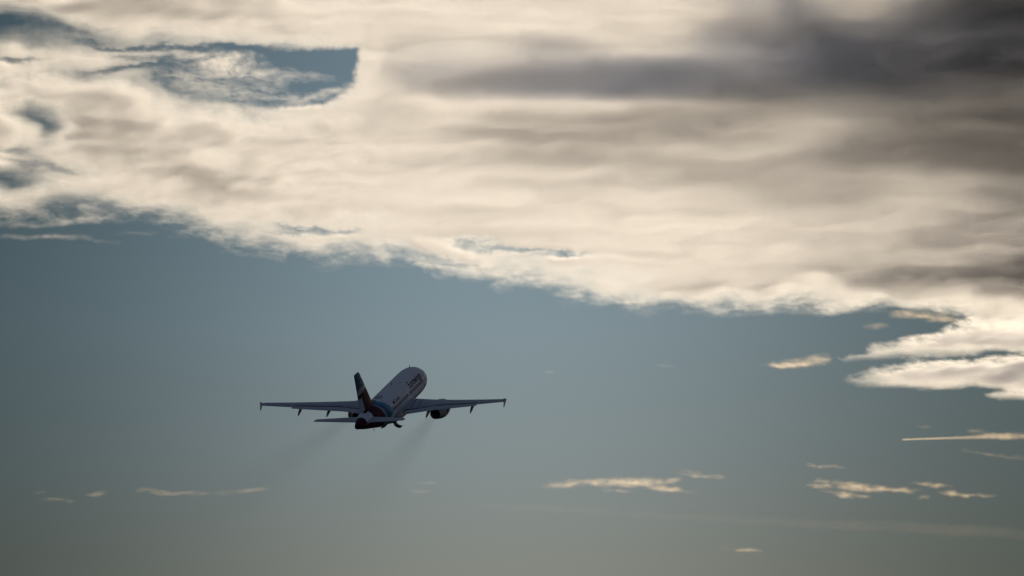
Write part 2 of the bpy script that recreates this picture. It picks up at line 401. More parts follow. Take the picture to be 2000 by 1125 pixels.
def dark_cloud():
    U, V = grid(690, 2420, -420, 270, 3)
    wx = fbm(U / 160, V / 60, 5, 103); wy = fbm(U / 140, V / 60, 5, 109)
    Uw = U + wx * 26; Vw = V + wy * (4 + 16 * sstep(160, 60, V))
    def smp(rows, A, B):   # table lookup at warped positions
        gu, gv = grid(600, 2500, -500, 400, 4); T = blur(table(gu, gv, rows), 2)
        x = np.clip((A - 600) / 4, 0, T.shape[1] - 2); y = np.clip((B + 500) / 4, 0, T.shape[0] - 2)
        ix = x.astype(int); iy = y.astype(int); fx = x - ix; fy = y - iy
        return (T[iy, ix] * (1 - fx) + T[iy, ix + 1] * fx) * (1 - fy) + (T[iy + 1, ix] * (1 - fx) + T[iy + 1, ix + 1] * fx) * fy
    tt = tau_of(smp(DARK, Uw, Vw)); tm = tau_of(smp(ROWS, U, V))
    tau = np.clip(tt - tm, 0, 9) * .88
    fm = fbm(U / 120 + wx, V / 40 + wy, 5, 177)
    tau = tau * np.exp(.26 * fm + .05 * fbm(U / 50 + wx, V / 30 + wy, 5, 188, .6))
    tau = tau * (1 - sstep(2250, 2420, U)) * sstep(-420, -260, V) * sstep(690, 740, U) * (1 - sstep(240, 268, V))
    tau = np.where(tau < .02, 0, tau)
    return cloud('dark_cloud', 'dark slate grey cloud band hanging in front of the cream bank at the upper right', 'cloud', U, V, tau, 18870, m=CLOUD_GREY)
dark_cloud()

def small(name, label, blobs, dist, m=CLOUD_WARM_LIGHT, seed=0, step=1.5, group=None, cat='cloud', nx=45, ny=10, amp=1.0, pad=40):
    """blobs: (cu, cv, half width, half height, slope angle, optical depth)"""
    u0 = min(b[0] - b[2] * 1.5 for b in blobs) - pad * .6; u1 = max(b[0] + b[2] * 1.5 for b in blobs) + pad * .6
    v0 = min(b[1] - b[3] * 2 - b[2] * .1 for b in blobs) - pad * .4; v1 = max(b[1] + b[3] * 2 + b[2] * .1 for b in blobs) + pad * .4
    U, V = grid(u0, u1, v0, v1, step)
    f1 = fbm(U / nx, V / ny, 5, seed + 1, .55); f2 = fbm(U / nx, V / ny, 5, seed + 8, .55)
    f3 = fbm(U / (nx * .5), V / (ny * .5), 5, seed + 31, .6)
    Uw = U + f1 * 22 * amp; Vw = V + f2 * 7 * amp
    t = 0
    for cu, cv, rx, ry, an, td in blobs:
        c, s = math.cos(R(an)), math.sin(R(an))
        dx = (Uw - cu) * c + (Vw - cv) * s; dy = -(Uw - cu) * s + (Vw - cv) * c
        # flatter below, ragged above
        r = (np.abs(dx) / rx) ** 2.2 + (np.abs(dy) / np.where(dy > 0, ry * .8, ry * 1.15)) ** 2
        t = t + td * .72 * np.clip(1.05 - .8 * r ** .7 + f3 * .6 * amp, 0, 1.3) ** 2.2
    t = blur(t * (1 + .3 * f1 + .5 * f3), 3)
    edge = np.minimum.reduce([U - u0, U.max() - U, (V - v0) * 1.5, (V.max() - V) * 1.5])
    t = np.clip(t, 0, 6) * sstep(0, 8, edge)
    t = np.where(t < .008, 0, t)
    return cloud(name, label, cat, U, V, t, dist, m=m, group=group)

G = 'small evening clouds low in the sky'
small('cloud', 'small pointed cream cloud alone left of the right-hand cloud streaks', [(1560,711,58,8,-2,.75),(1595,702,34,10,-4,.45),(1528,713,40,4,0,.4)], 20000, seed=200)
small('cloud', 'ragged pale cloud scrap in the blue notch under the bank at the right', [(1795,617,60,10,2,.42),(1840,622,44,8,6,.4),(1765,612,30,6,0,.25)], 20000, seed=210)
small('cloud', 'tiny faint cloud puff beneath the ragged scrap in the blue notch', [(1710,638,26,5,0,.22)], 20000, seed=220)
small('cloud', 'grey wisp hanging just below the left end of the bank', [(150,432,66,10,-6,.35),(200,426,30,6,-10,.2),(60,440,70,10,0,.2)], 20000, m=CLOUD, seed=230)
small('cloud', 'long thin grey wisp, lowest one under the bank at the left edge', [(110,463,70,7,0,.25),(30,464,60,6,0,.13),(190,470,50,4,4,.1),(265,456,50,4,-4,.08),(350,464,40,3,-3,.06)], 20000, m=CLOUD, seed=240)
small('cloud', 'largest peach cloud streak low in the sky right of the airliner', [(1180,944,100,8,1,.60),(1245,942,70,10,0,.55),(1300,955,54,6,8,.5),(1100,948,50,5,-4,.3),(1210,959,30,3,2,.35),(1315,940,20,5,0,.3)], 30000, seed=250, group=G)
small('cloud', 'thin peach streak just above the right end of the largest low cloud', [(1370,930,50,4,3,.3),(1350,922,24,3,6,.15)], 30000, seed=260, group=G)
small('cloud', 'broad ragged peach cloud low at the right', [(1672,952,52,9,6,.55),(1740,957,56,6,2,.5),(1650,966,40,5,10,.4),(1605,948,32,4,0,.4),(1600,940,28,3,0,.3),(1690,971,22,3,6,.3)], 30000, seed=270, group=G)
small('cloud', 'slim peach streak above right of the broad ragged cloud', [(1820,947,46,4,3,.35)], 30000, seed=280, group=G)
small('cloud', 'short peach cloud streak furthest right in the low row', [(1870,965,34,5,8,.45),(1912,968,30,3,2,.45)], 30000, seed=290, group=G)
small('cloud', 'tiny peach dot of cloud below the slim streak', [(1805,971,10,4,0,.25)], 30000, seed=300, group=G)
small('cloud', 'short faint streak alone above the broad ragged peach cloud', [(1610,911,40,3,2,.28)], 30000, seed=310, group=G)
small('cloud', 'lowest small cream streak, alone near the bottom right', [(1458,1075,36,2.6,0,.4),(1415,1071,20,1.5,0,.08)], 32000, seed=320, group=G, amp=.6)
small('cloud', 'long dim peach streak low in the sky below the left wing', [(335,963,66,4,1,.20),(290,958,34,4,4,.12),(430,963,80,5,-3,.09),(492,957,34,4,-6,.17)], 30000, seed=330, group=G)
small('cloud', 'short dim streak low near the left edge', [(112,977,38,3,2,.22),(85,963,18,2.5,0,.09)], 30000, seed=340, group=G)
small('cloud', 'faint scrap between the two dim streaks at lower left', [(190,965,26,4,-4,.14)], 30000, seed=350, group=G)
small('cloud', 'tiny faint streak low under the airliner, the upper of two', [(836,943,22,2.2,0,.20)], 30000, seed=360, group=G, amp=.5)
small('cloud', 'tiny faint streak low under the airliner, the lower of two', [(820,960,26,2.5,2,.17)], 30000, seed=365, group=G, amp=.5)
small('cloud', 'torn peach cloud at the right edge around the end of the contrail', [(1960,853,60,6,3,.3),(2040,855,60,7,2,.35),(1910,842,34,4,3,.15)], 24000, seed=370)
small('cloud', 'tiny faint dash of cloud above the contrail', [(1808,832,22,2.2,-2,.16)], 24000, seed=380)
small('cloud', 'faint slanting veil below the contrail at the right edge', [(1930,887,70,4,8,.10),(2010,896,60,5,6,.10)], 24000, seed=390)
small('cloud', 'very faint dot of cloud up and right of the airliner in the open blue', [(1075,727,12,2.4,4,.12)], 22000, m=CLOUD, seed=400, amp=.4)
small('cloud', 'very faint scratch of cloud in the open blue below the middle of the bank', [(1300,715,36,2.4,3,.08)], 22000, m=CLOUD, seed=405, amp=.4)
small('haze_band', 'faint tan veil of haze stretching across the low sky', [(1050,990,330,9,1,.02),(1500,1020,420,14,3,.025),(1900,1040,350,18,3,.03),(1100,1000,260,9,3,.016)], 34000, seed=410, step=4, nx=260, ny=14, amp=.6, cat='haze veil')

def contrail():
    U, V = grid(1745, 2060, 835, 870, 1.0)
    x = np.clip((U - 1762) / 220, 0, 1)
    vc = 858.5 - 1.5 * sstep(0, .1, x) * 0 + (U - 1762) * (-.032) + .5 * fbm(U / 14, V * 0, 3, 5)
    wdt = 1.5 + 4.0 * x ** 2.2
    t = np.exp(-((V - vc) / wdt) ** 2) * (.75 - .45 * x) * sstep(1760, 1766, U) * (1 - sstep(1940, 2050, U)) * (1 + .35 * fbm(U / 9, V / 4, 3, 6))
    t = np.where(t < .02, 0, t)
    t = t * .6
    cloud('contrail', 'thin straight bright contrail of a distant jet at the right, ending sharply on its left', 'contrail', U, V, t, 24000, m=CLOUD_WARM_LIGHT, slope=0)
contrail()

def added_shade_cloud():
    # unseen thick cloud added above right, blocking the sun to shade the airliner
    c = np.array((0., 1509., 90.)) + np.array(sdir) * 5200
    n = 60; a = np.linspace(-1, 1, n); A, B = np.meshgrid(a, a)
    r2 = A ** 2 + B ** 2 + .35 * fbm(A * 2.2, B * 3.0, 4, 500)
    T = np.clip(1 - r2, 0, 1) ** .5 * 88 * (1 + .25 * fbm(A * 4, B * 6, 4, 510))
    T[0] = T[-1] = 0; T[:, 0] = T[:, -1] = 0
    ex = np.array((math.cos(R(SUN_AZ)), -math.sin(R(SUN_AZ)), 0)); ey = np.array((math.sin(R(SUN_AZ)), math.cos(R(SUN_AZ)), 0)); ez = np.array((0, 0, 1.))
    base = A[..., None] * 900 * ex + B[..., None] * 520 * ez
    V = np.concatenate(((base - T[..., None] / 2 * ey).reshape(-1, 3), (base + T[..., None] / 2 * ey).reshape(-1, 3)))
    keep = (T[:-1, :-1] + T[1:, :-1] + T[:-1, 1:] + T[1:, 1:]) > 0
    F = []
    for j in range(n - 1):
        for i in range(n - 1):
            if keep[j, i]:
                q = (j * n + i, j * n + i + 1, (j + 1) * n + i + 1, (j + 1) * n + i)
                F.append(q); F.append(tuple(k + n * n for k in q[::-1]))
    o = obj('cloud', V, F, CLOUD, smooth=False, fix=False)
    o.location = c
    tag(o, 'unseen thick cloud added beyond the upper right of the view to keep the low sun off the airliner', 'cloud')
added_shade_cloud()

# ------------------------------------------------------------------ the airliner (x right, y forward, z up; X_aft runs from the nose)
WHITE = mat('white_gloss_paint', (.78, .77, .79), rough=.42, spec=.35, dirt=.16, dscale=.8)
GREY = mat('wing_grey_paint', (.50, .50, .54), rough=.5, spec=.25, dirt=.22, dscale=1.2)
FLAPM = mat('flap_paint', (.60, .59, .62), rough=.5, spec=.25, dirt=.15)
BELLY = mat('belly_grey_paint', (.30, .31, .33), rough=.4, dirt=.3)
DARK_M = mat('dark_composite', (.02, .02, .022), rough=.7, spec=.1)
SOOT = mat('burnt_metal', (.012, .012, .013), rough=.6, metal=.3)
METAL = mat('bare_metal', (.42, .42, .43), rough=.3, metal=1.0)
NACM = mat('nacelle_paint', (.42, .44, .45), rough=.35, dirt=.25)
GLASS = mat('cabin_glass', (.010, .014, .03), rough=.5, spec=.03)
NAVY = mat('lettering_ink', (.02, .006, .016), rough=.6, spec=.02)
LINE = mat('marking_line', (.05, .05, .06), rough=.7, spec=.02)
TYRE = mat('tyre_rubber', (.012, .012, .013), rough=.8)
TEALD = (.009, .155, .30); TEAL = (.08, .31, .46); BURG = (.060, .006, .022); SILV = (.40, .40, .43); FTEAL = (.001, .085, .16)

def livery(kind):
    """painted bands measured in metres on the skin (object space)"""
    m = mat('tail_livery_' + kind, (.78, .77, .79), rough=.5, spec=.03)
    n = m.node_tree; b = n.nodes['Principled BSDF']
    t = n.nodes.new('ShaderNodeTexCoord'); s = n.nodes.new('ShaderNodeSeparateXYZ'); n.links.new(t.outputs['Object'], s.inputs[0])
    def mth(op, *a):
        q = n.nodes.new('ShaderNodeMath'); q.operation = op
        for i, v in enumerate(a):
            if isinstance(v, (int, float)): q.inputs[i].default_value = v
            else: n.links.new(v, q.inputs[i])
        return q.outputs[0]
    def mix(f, a, c):
        q = n.nodes.new('ShaderNodeMix'); q.data_type = 'RGBA'; n.links.new(f, q.inputs[0])
        for k, v in ((6, a), (7, c)):
            if isinstance(v, tuple): q.inputs[k].default_value = (*v, 1)
            else: n.links.new(v, q.inputs[k])
        return q.outputs[2]
    def step(v, e, wd=.04):
        q = n.nodes.new('ShaderNodeMapRange'); q.inputs[1].default_value = e - wd; q.inputs[2].default_value = e + wd
        n.links.new(v, q.inputs[0]); return q.outputs[0]
    X = mth('SUBTRACT', 16.0, s.outputs['Y']); Z = s.outputs['Z']
    if kind == 'body':
        # front of the teal band runs forward as it comes down the side, then curls back under the tail
        zz = mth('SUBTRACT', Z, .25)
        xf = mth('ADD', mth('MULTIPLY', mth('MULTIPLY', zz, zz), .50), 22.55)
        low = mth('MULTIPLY', mth('MAXIMUM', mth('SUBTRACT', -.15, Z), 0.0), 2.6)
        d1 = mth('SUBTRACT', X, mth('ADD', xf, low))          # >0 behind the front line
        xr = mth('ADD', mth('MULTIPLY', mth('SUBTRACT', Z, -.3), .62), 24.6)
        d2 = mth('SUBTRACT', X, xr)                             # >0 behind the teal band
        d3 = mth('SUBTRACT', X, mth('ADD', mth('MULTIPLY', Z, .42), 25.6))   # >0 in the burgundy
        shade = step(mth('SUBTRACT', d1, mth('MULTIPLY', d2, -1.0)), .2, 1.2)
        teal = mix(step(d1, 1.1, .25), TEAL, TEALD)
        c = mix(step(d1, 0), (.78, .77, .79), teal)
        c = mix(step(d2, 0), c, SILV)
        c = mix(step(d3, 0), c, BURG)
        top = mth('MULTIPLY', step(mth('SUBTRACT', X, mth('ADD', 29.2, mth('MULTIPLY', mth('SUBTRACT', 1.7, Z), .55))), 0), step(mth('MULTIPLY', X, -1.0), -31.7))
        c = mix(mth('MULTIPLY', top, step(Z, .72)), c, (.78, .77, .79))
        # belly in front of the burgundy stays grey
        fr = mth('MULTIPLY', step(mth('MULTIPLY', Z, -1.0), .85, .1), step(mth('MULTIPLY', X, -1.0), -25.4, .3))
        c = mix(fr, c, (.26, .27, .29))
    else:
        # fin: teal top, thin silver stripe, burgundy below
        zs = mth('ADD', Z, mth('MULTIPLY', mth('SUBTRACT', X, 30.5), .12))
        c = mix(step(zs, 5.0, .06), (.038, .003, .013), SILV)
        c = mix(step(zs, 5.75, .12), c, FTEAL)
        c = mix(mth('MULTIPLY', step(zs, 5.75), step(mth('SUBTRACT', mth('ADD', 27.0, mth('MULTIPLY', Z, .68)), X), 0, .5)), c, (.012, .17, .25))
    n.links.new(c, b.inputs['Base Color'])
    return m
BODYM = livery('body'); FINM = livery('fin')

def P3(x, X, z): return (x, 16.0 - X, z)

air = bpy.data.objects.new('airliner', None); COL.objects.link(air); air.empty_display_size = 3
tag(air, 'white twin-engine airliner with teal and burgundy tail, seen from behind climbing away to the right', 'airliner')

# ---- fuselage
FX = [0, .12, .35, .8, 1.5, 2.3, 3.2, 4.3, 5.6, 7, 20.5, 22, 24, 26, 28, 30, 31.5, 32.8, 33.6, 33.84]
FW_ = [.04, .28, .55, .90, 1.24, 1.52, 1.74, 1.90, 1.96, 1.975, 1.975, 1.97, 1.90, 1.73, 1.45, 1.12, .84, .58, .42, .36]
FT = [-.50, -.25, .02, .38, .78, 1.26, 1.62, 1.88, 2.03, 2.07, 2.07, 2.07, 2.07, 2.05, 1.99, 1.87, 1.73, 1.52, 1.36, 1.30]
FB = [-.60, -.85, -1.10, -1.38, -1.65, -1.84, -1.96, -2.04, -2.07, -2.07, -2.07, -1.98, -1.62, -1.18, -.76, -.34, .02, .34, .53, .58]
def smooth_interp(xs, ys, x):
    xs = np.array(xs, float); ys = np.array(ys, float)
    h = np.diff(xs); dl = np.diff(ys) / h; m = np.zeros(len(xs))
    for i in range(1, len(xs) - 1):
        if dl[i - 1] * dl[i] > 0: m[i] = 2 * dl[i - 1] * dl[i] / (dl[i - 1] + dl[i])
    m[0] = dl[0]; m[-1] = dl[-1]
    i = int(np.clip(np.searchsorted(xs, x) - 1, 0, len(xs) - 2)); t = (x - xs[i]) / h[i]
    return ((2 * t ** 3 - 3 * t ** 2 + 1) * ys[i] + (t ** 3 - 2 * t ** 2 + t) * h[i] * m[i] + (-2 * t ** 3 + 3 * t ** 2) * ys[i + 1] + (t ** 3 - t ** 2) * h[i] * m[i + 1])
def fus(X):
    return smooth_interp(FX, FW_, X), smooth_interp(FX, FT, X), smooth_interp(FX, FB, X)
def skin(X, th, off=0.0):
    """point on the fuselage skin; th degrees from the top towards the right side"""
    w_, t, b = fus(X); a = R(th)
    return P3((w_ + off) * math.sin(a), X, (t + b) / 2 + ((t - b) / 2 + off) * math.cos(a))
xs = np.unique(np.concatenate((np.linspace(0, 1, 9) ** 1.6 * 7, np.linspace(7, 20.5, 16), np.linspace(20.5, 33.84, 46))))
rings = [[skin(float(X), k * 360 / 72) for k in range(72)] for X in xs]
fuselage = obj('fuselage', *loft(rings), BODYM, air)

def strip(Xs, ths, off=.012):
    """small patch lying on the skin"""
    V = []; F = []
    for X in Xs:
        for t in ths: V.append(skin(X, t, off))
    n = len(ths)
    for i in range(len(Xs) - 1):
        for j in range(n - 1):
            a = i * n + j; F.append((a, a + 1, a + n + 1, a + n))
    return V, F
# cabin windows: rounded panes, one mesh each
wins = [6.2 + .533 * k for k in range(31) if not (14 <= k <= 14)]
first = None
for side in (1, -1):
    for X in wins:
        V = []; nn_ = 14
        for q in range(nn_):
            a = 2 * math.pi * q / nn_; cx, cz = math.cos(a), math.sin(a)
            dx = .15 * np.sign(cx) * abs(cx) ** .7; dz = 6.6 * np.sign(cz) * abs(cz) ** .7
            V.append(skin(X + dx, side * (79 + dz), .014))
        o = obj('cabin_window', V, [tuple(range(nn_))], GLASS, fuselage, smooth=False)
# cockpit glazing
for side in (1, -1):
    for (xa, xb, ta, tb_) in ((1.55, 2.2, 8, 34), (1.75, 2.55, 37, 58), (2.1, 3.0, 61, 74)):
        V, F = strip(np.linspace(xa, xb, 4), [side * t for t in np.linspace(ta, tb_, 5)], .015)
        obj('cockpit_window', V, F, GLASS, fuselage)
# cabin doors, outlined
for side in (1, -1):
    for X, h in ((4.9, .42), (25.2, .40)):
        ths = np.linspace(62, 108, 9)
        parts = [strip([X - h, X - h + .05], [side * t for t in ths]), strip([X + h - .05, X + h], [side * t for t in ths]),
                 strip(np.linspace(X - h, X + h, 3), [side * 62, side * 63.4]), strip(np.linspace(X - h, X + h, 3), [side * 106.6, side * 108])]
        obj('cabin_door', *join(*parts), LINE, fuselage, smooth=False)

# ---- lettering wrapped on the skin
def lettering(name, body, Xstart, Xend, th_mid, height, m, parent, bold=0.0, side=1):
    cu = bpy.data.curves.new('letters', 'FONT'); cu.body = body; cu.size = 1; cu.offset = bold; cu.space_character = 1.02
    tmp = bpy.data.objects.new('letters', cu); COL.objects.link(tmp)
    dg = bpy.context.evaluated_depsgraph_get(); dg.update()
    me = bpy.data.meshes.new_from_object(tmp.evaluated_get(dg))
    bpy.data.objects.remove(tmp)
    bm = bmesh.new(); bm.from_mesh(me)
    xsv = [v.co.x for v in bm.verts]; x0, x1 = min(xsv), max(xsv)
    cap = .70
    for k in range(1, 14):
        y = -.3 + k * .09
        bmesh.ops.bisect_plane(bm, geom=bm.verts[:] + bm.edges[:] + bm.faces[:], plane_co=(0, y, 0), plane_no=(0, 1, 0))
    bmesh.ops.triangulate(bm, faces=bm.faces)
    for v in bm.verts:
        X = Xstart + (v.co.x - x0) / (x1 - x0) * (Xend - Xstart)
        arc = (v.co.y - cap / 2) / cap * height
        p = skin(X, side * (th_mid - math.degrees(arc / 2.02)), .018)
        v.co = p
    bmesh.ops.recalc_face_normals(bm, faces=bm.faces)
    bm.to_mesh(me); bm.free(); me.name = name
    me.materials.clear(); me.materials.append(m)
    o = bpy.data.objects.new(name, me); COL.objects.link(o); o.parent = parent
    return o
lettering('airline_lettering', 'Eurowings', 12.3, 5.9, 52, 1.0, NAVY, fuselage, bold=.012)
lettering('registration_lettering', 'D-AG', 20.1, 17.9, 60, .42, LINE, fuselage, bold=.02)
obj('flag_marking', *strip(np.linspace(20.5, 21.2, 3), np.linspace(54, 66, 4), .016), NAVY, fuselage, smooth=False)

# ---- belly fairing
def fairing():
    rg = []
    for X in np.linspace(9.3, 20.2, 30):
        f = math.sin(math.pi * (X - 9.3) / 10.9) ** .42 if 9.3 < X < 20.2 else 0
        rg.append([P3((1.70 + .42 * f) * math.sin(a) * (1 if abs(math.cos(a)) < .97 else 1), X, -1.15 - .25 + (.25 + (.98 * f + .3 * (1 - f)) * 1.0) * -math.cos(a) * (1 if math.cos(a) > 0 else .75)) for a in np.linspace(0, 2 * math.pi, 40, endpoint=False)])
    return loft(rg)
obj('belly_fairing', *fairing(), BELLY, air)

# ---- lifting surfaces
def airfoil(n=18, tc=.12, cut=1.0):
    """closed loop of (chord fraction, thickness fraction)"""
    xs = (1 - np.cos(np.linspace(0, math.pi, n))) / 2 * cut
    yt = 5 * tc * (.2969 * np.sqrt(xs) - .126 * xs - .3516 * xs ** 2 + .2843 * xs ** 3 - .1015 * xs ** 4)
    up = list(zip(xs, yt + .012 * np.sin(math.pi * xs))); lo = list(zip(xs, -yt * .85 + .004 * np.sin(math.pi * xs)))
    if cut >= .999: up[-1] = (1, .0012); lo[-1] = (1, -.0012)
    return up + lo[::-1][:-1]
def surf(stations, axis='h', n=18):
    """stations: (span, X_le, chord, z, t/c, twist deg, cut)"""
    rg = []
    for sp, xl, ch, z, tcx, tw, cut in stations:
        af = airfoil(n, tcx, cut); c, s_ = math.cos(R(tw)), math.sin(R(tw)); r = []
        for u, t in af:
            dx, dz = u * ch * c + t * ch * s_, t * ch * c - u * ch * s_
            r.append(P3(sp, xl + dx, z + dz) if axis == 'h' else P3(t * ch, xl + u * ch, sp))
        rg.append(r)
    return loft(rg)
WZ = lambda y: -1.28 + .100 * y + .0015 * y * y
def WLE(y): return 11.35 + (y - 1.98) * .523
def WTE(y): return 17.65 + max(0, y - 6.4) * .302
def wtc(y): return float(np.interp(y, (0, 2, 6.4, 17), (.15, .15, .118, .105)))
def wtw(y): return float(np.interp(y, (0, 6, 17), (3.2, 1.5, -1.0)))
FLAP_END = 12.95
def wing(side):
    st = []
    for y in (.6, 1.98, 3, 4.2, 5.3, 6.4, 8, 10, FLAP_END - .01, FLAP_END, 14.5, 16, 16.7, 16.95):
        ch = WTE(y) - WLE(y); cut = 1.0 if y >= FLAP_END else (1 - (.95 / ch if y <= 6.4 else .235))
        zc = WZ(y) + math.sin(R(wtw(y))) * ch * .3
        xl = WLE(y)
        if y > 16.8: xl += .35; ch -= .35
        st.append((side * y, xl, ch, zc, wtc(y), wtw(y), cut))
    o = obj('wing', *surf(st), GREY, air)
    # slats, a touch drooped ahead of the leading edge
    for ya, yb in ((2.6, 5.0), (6.7, 9.2), (9.25, 11.8), (11.85, 14.2), (14.25, 16.3)):
        rg = []
        for y in np.linspace(ya, yb, 4):
            ch = WTE(y) - WLE(y); z = WZ(y) + math.sin(R(wtw(y))) * ch * .3; w_ = .13 * ch; r = []
            tt = .5 * wtc(y) * ch
            for u, t in ((0, -.25), (.08, .15), (.3, .55), (.6, .85), (1.0, 1.02), (1.0, .90), (.6, .66), (.3, .30), (.2, -.1), (.1, -.35)):
                r.append(P3(side * y, WLE(y) - .30 + u * w_ * 1.15, z - .10 + t * tt * .86))
            rg.append(r)
        obj('slat', *loft(rg), FLAPM, o)
    # flaps, run out and down
    for ya, yb, fr in ((2.15, 6.38, 0), (6.42, 12.9, 1)):
        st = []
        for y in np.linspace(ya, yb, 6):
            ch = WTE(y) - WLE(y); fc = 1.05 if not fr else .265 * ch
            zc = WZ(y) + math.sin(R(wtw(y))) * ch * .3 - math.sin(R(wtw(y))) * ch * .85
            st.append((side * y, WTE(y) - fc + .36, fc * 1.02, zc + .09, .14, 15, 1.0))
        obj('flap', *surf(st), FLAPM, o)
    # spoiler and aileron hinge lines
    for ya, yb, f0, nm in ((2.2, 6.25, .838, 'flap_cove'), (6.5, 12.85, .745, 'flap_cove'), (13.1, 16.2, .76, 'aileron_gap'), (2.5, 6.2, .715, 'spoiler_edge'), (6.6, 12.7, .66, 'spoiler_edge')):
        V = []; F = []
        ys = np.linspace(ya, yb, 10)
        for y in ys:
            ch = WTE(y) - WLE(y); z = WZ(y) + math.sin(R(wtw(y))) * ch * .3
            af = airfoil(18, wtc(y)); fx = [a[0] for a in af[:18]]; fz = [a[1] for a in af[:18]]
            for f in (f0, f0 + (.13 if nm == 'flap_cove' else .035) / ch):
                h = np.interp(f, fx, fz) * ch; tw = R(wtw(y))
                V.append(P3(side * y, WLE(y) + f * ch * math.cos(tw) + h * math.sin(tw), z + h * math.cos(tw) - f * ch * math.sin(tw) + .012))
        for i in range(len(ys) - 1): F.append((2 * i, 2 * i + 1, 2 * i + 3, 2 * i + 2))
        obj(nm, V, F, SOOT if nm == 'flap_cove' else LINE, o, smooth=False)
    # walkway lines near the root
    for y0 in (2.75, 3.75):
        V = []; F = []; fs = np.linspace(.16, .80, 12)
        for f in fs:
            for y in (y0, y0 + .07):
                ch = WTE(y) - WLE(y); z = WZ(y) + math.sin(R(wtw(y))) * ch * .3
                af = airfoil(18, wtc(y)); h = np.interp(f, [a[0] for a in af[:18]], [a[1] for a in af[:18]]) * ch; tw = R(wtw(y))
                V.append(P3(side * y, WLE(y) + f * ch * math.cos(tw) + h * math.sin(tw), z + h * math.cos(tw) - f * ch * math.sin(tw) + .014))
        for i in range(len(fs) - 1): F.append((2 * i, 2 * i + 1, 2 * i + 3, 2 * i + 2))
        obj('walkway_marking', V, F, LINE, o, smooth=False)
    # flap track fairings: canoe bodies hanging below and behind the trailing edge
    for y, ln, dp in ((5.35, 2.9, .62), (8.35, 2.7, .60), (12.0, 2.3, .56)):
        rg = []; z0 = WZ(y) - .12 - .25 * (1 if y < 6 else .6); xa = WTE(y) - ln + .75
        for q in np.linspace(0, 1, 14):
            f = max(.04, math.sin(math.pi * q ** .8) ** .6); wd = .17 * f; h = dp * .5 * f
            zc = z0 - .10 - .62 * q ** 1.8
            rg.append([P3(side * y + wd * math.sin(a), xa + q * ln * 1.05, zc + h * math.cos(a)) for a in np.linspace(0, 2 * math.pi, 12, endpoint=False)])
        obj('flap_track_fairing', *loft(rg), BELLY, o)
    # wing tip fence
    def plate(pts, x, th):
        n = len(pts); V = [P3(x - th, a, b) for a, b in pts] + [P3(x + th, a, b) for a, b in pts]
        F = [tuple(range(n)), tuple(range(n, 2 * n))[::-1]] + [(i, (i + 1) % n, (i + 1) % n + n, i + n) for i in range(n)]
        return V, F
    zt = WZ(16.95); xt = WLE(16.95)
    obj('wingtip_fence', *plate([(xt + .15, zt + .02), (xt + 1.3, zt + .44), (xt + 1.65, zt + .42), (xt + 1.55, zt + .04), (xt + 1.9, zt - .64), (xt + 1.5, zt - .64)], side * 16.98, .035), WHITE if side < 0 else GREY, o, smooth=False)
    return o
for sgn in (1, -1): wing(sgn)

# ---- tail
def fin():
    def sec(z, xl, ch, tcx, cut): return (z, xl, ch, 0, tcx, 0, cut)
    F0 = [(1.75, 25.2, 6.6, .085), (2.3, 25.75, 6.15, .09), (3.2, 26.55, 5.55, .095), (5.5, 28.75, 4.05, .095), (7.5, 30.7, 2.7, .09), (7.82, 31.15, 2.35, .085), (7.9, 31.5, 1.9, .06)]
    o = obj('vertical_stabilizer', *surf([sec(z, x, c, t, .70) for z, x, c, t in F0], 'v'), FINM, air)
    rg = []
    for z, x, c, t in F0[1:]:
        af = [(u, h) for u, h in airfoil(40, t) if u >= .705]
        up = [p for p in af if p[1] >= 0]; lo = [p for p in af if p[1] < 0]
        pts = [(u, h) for u, h in up] + [(u, -h) for u, h in up[::-1]]
        rg.append([P3(h * c, x + u * c, z) for u, h in pts])
    rm = livery('rudder')
    n = rm.node_tree; b = n.nodes['Principled BSDF']; src = b.inputs['Base Color'].links[0].from_socket
    s = [q for q in n.nodes if q.type == 'SEPXYZ'][0]
    mr = n.nodes.new('ShaderNodeMapRange'); mr.inputs[1].default_value = 4.15; mr.inputs[2].default_value = 4.30
    n.links.new(s.outputs['Z'], mr.inputs[0])
    mx = n.nodes.new('ShaderNodeMix'); mx.data_type = 'RGBA'; n.links.new(mr.outputs[0], mx.inputs[0])
    mx.inputs[6].default_value = (.52, .53, .56, 1); n.links.new(src, mx.inputs[7]); n.links.new(mx.outputs[2], b.inputs['Base Color'])
    obj('rudder', *loft(rg), rm, o)
    # dorsal fillet
    V, F = loft([[P3(wd * c_, X, zb + h * s_) for c_, s_ in ((-1, 0), (-.5, .6), (0, 1), (.5, .6), (1, 0))] for X, wd, zb, h in
                 ((23.6, .04, 2.0, .08), (24.6, .12, 1.98, .32), (25.6, .20, 1.95, .62), (26.4, .24, 1.93, .95))])
    obj('dorsal_fillet', V, F, FINM, o)
fin()
def stab(side):
    st = [(side * y, x, c, z, t, -1.5, .995) for y, x, c, z, t in ((.35, 28.45, 3.45, .92, .10), (1.0, 28.75, 3.2, .99, .10), (3.5, 30.15, 2.35, 1.24, .10), (6.0, 31.6, 1.5, 1.50, .095), (6.22, 31.95, 1.1, 1.52, .07))]
    o = obj('horizontal_stabilizer', *surf(st), GREY, air)
    V = []; F = []; ys = np.linspace(1.2, 6.0, 8)
    for y in ys:
        x = np.interp(y, (1, 3.5, 6), (28.75, 30.15, 31.6)); c = np.interp(y, (1, 3.5, 6), (3.2, 2.35, 1.5)); z = np.interp(y, (1, 3.5, 6), (.99, 1.24, 1.5))
        for f in (.70, .72): V.append(P3(side * y, x + f * c, z + .045 * c + .02))
    for i in range(7): F.append((2 * i, 2 * i + 1, 2 * i + 3, 2 * i + 2))
    obj('elevator_gap', V, F, LINE, o, smooth=False)
for sgn in (1, -1): stab(sgn)
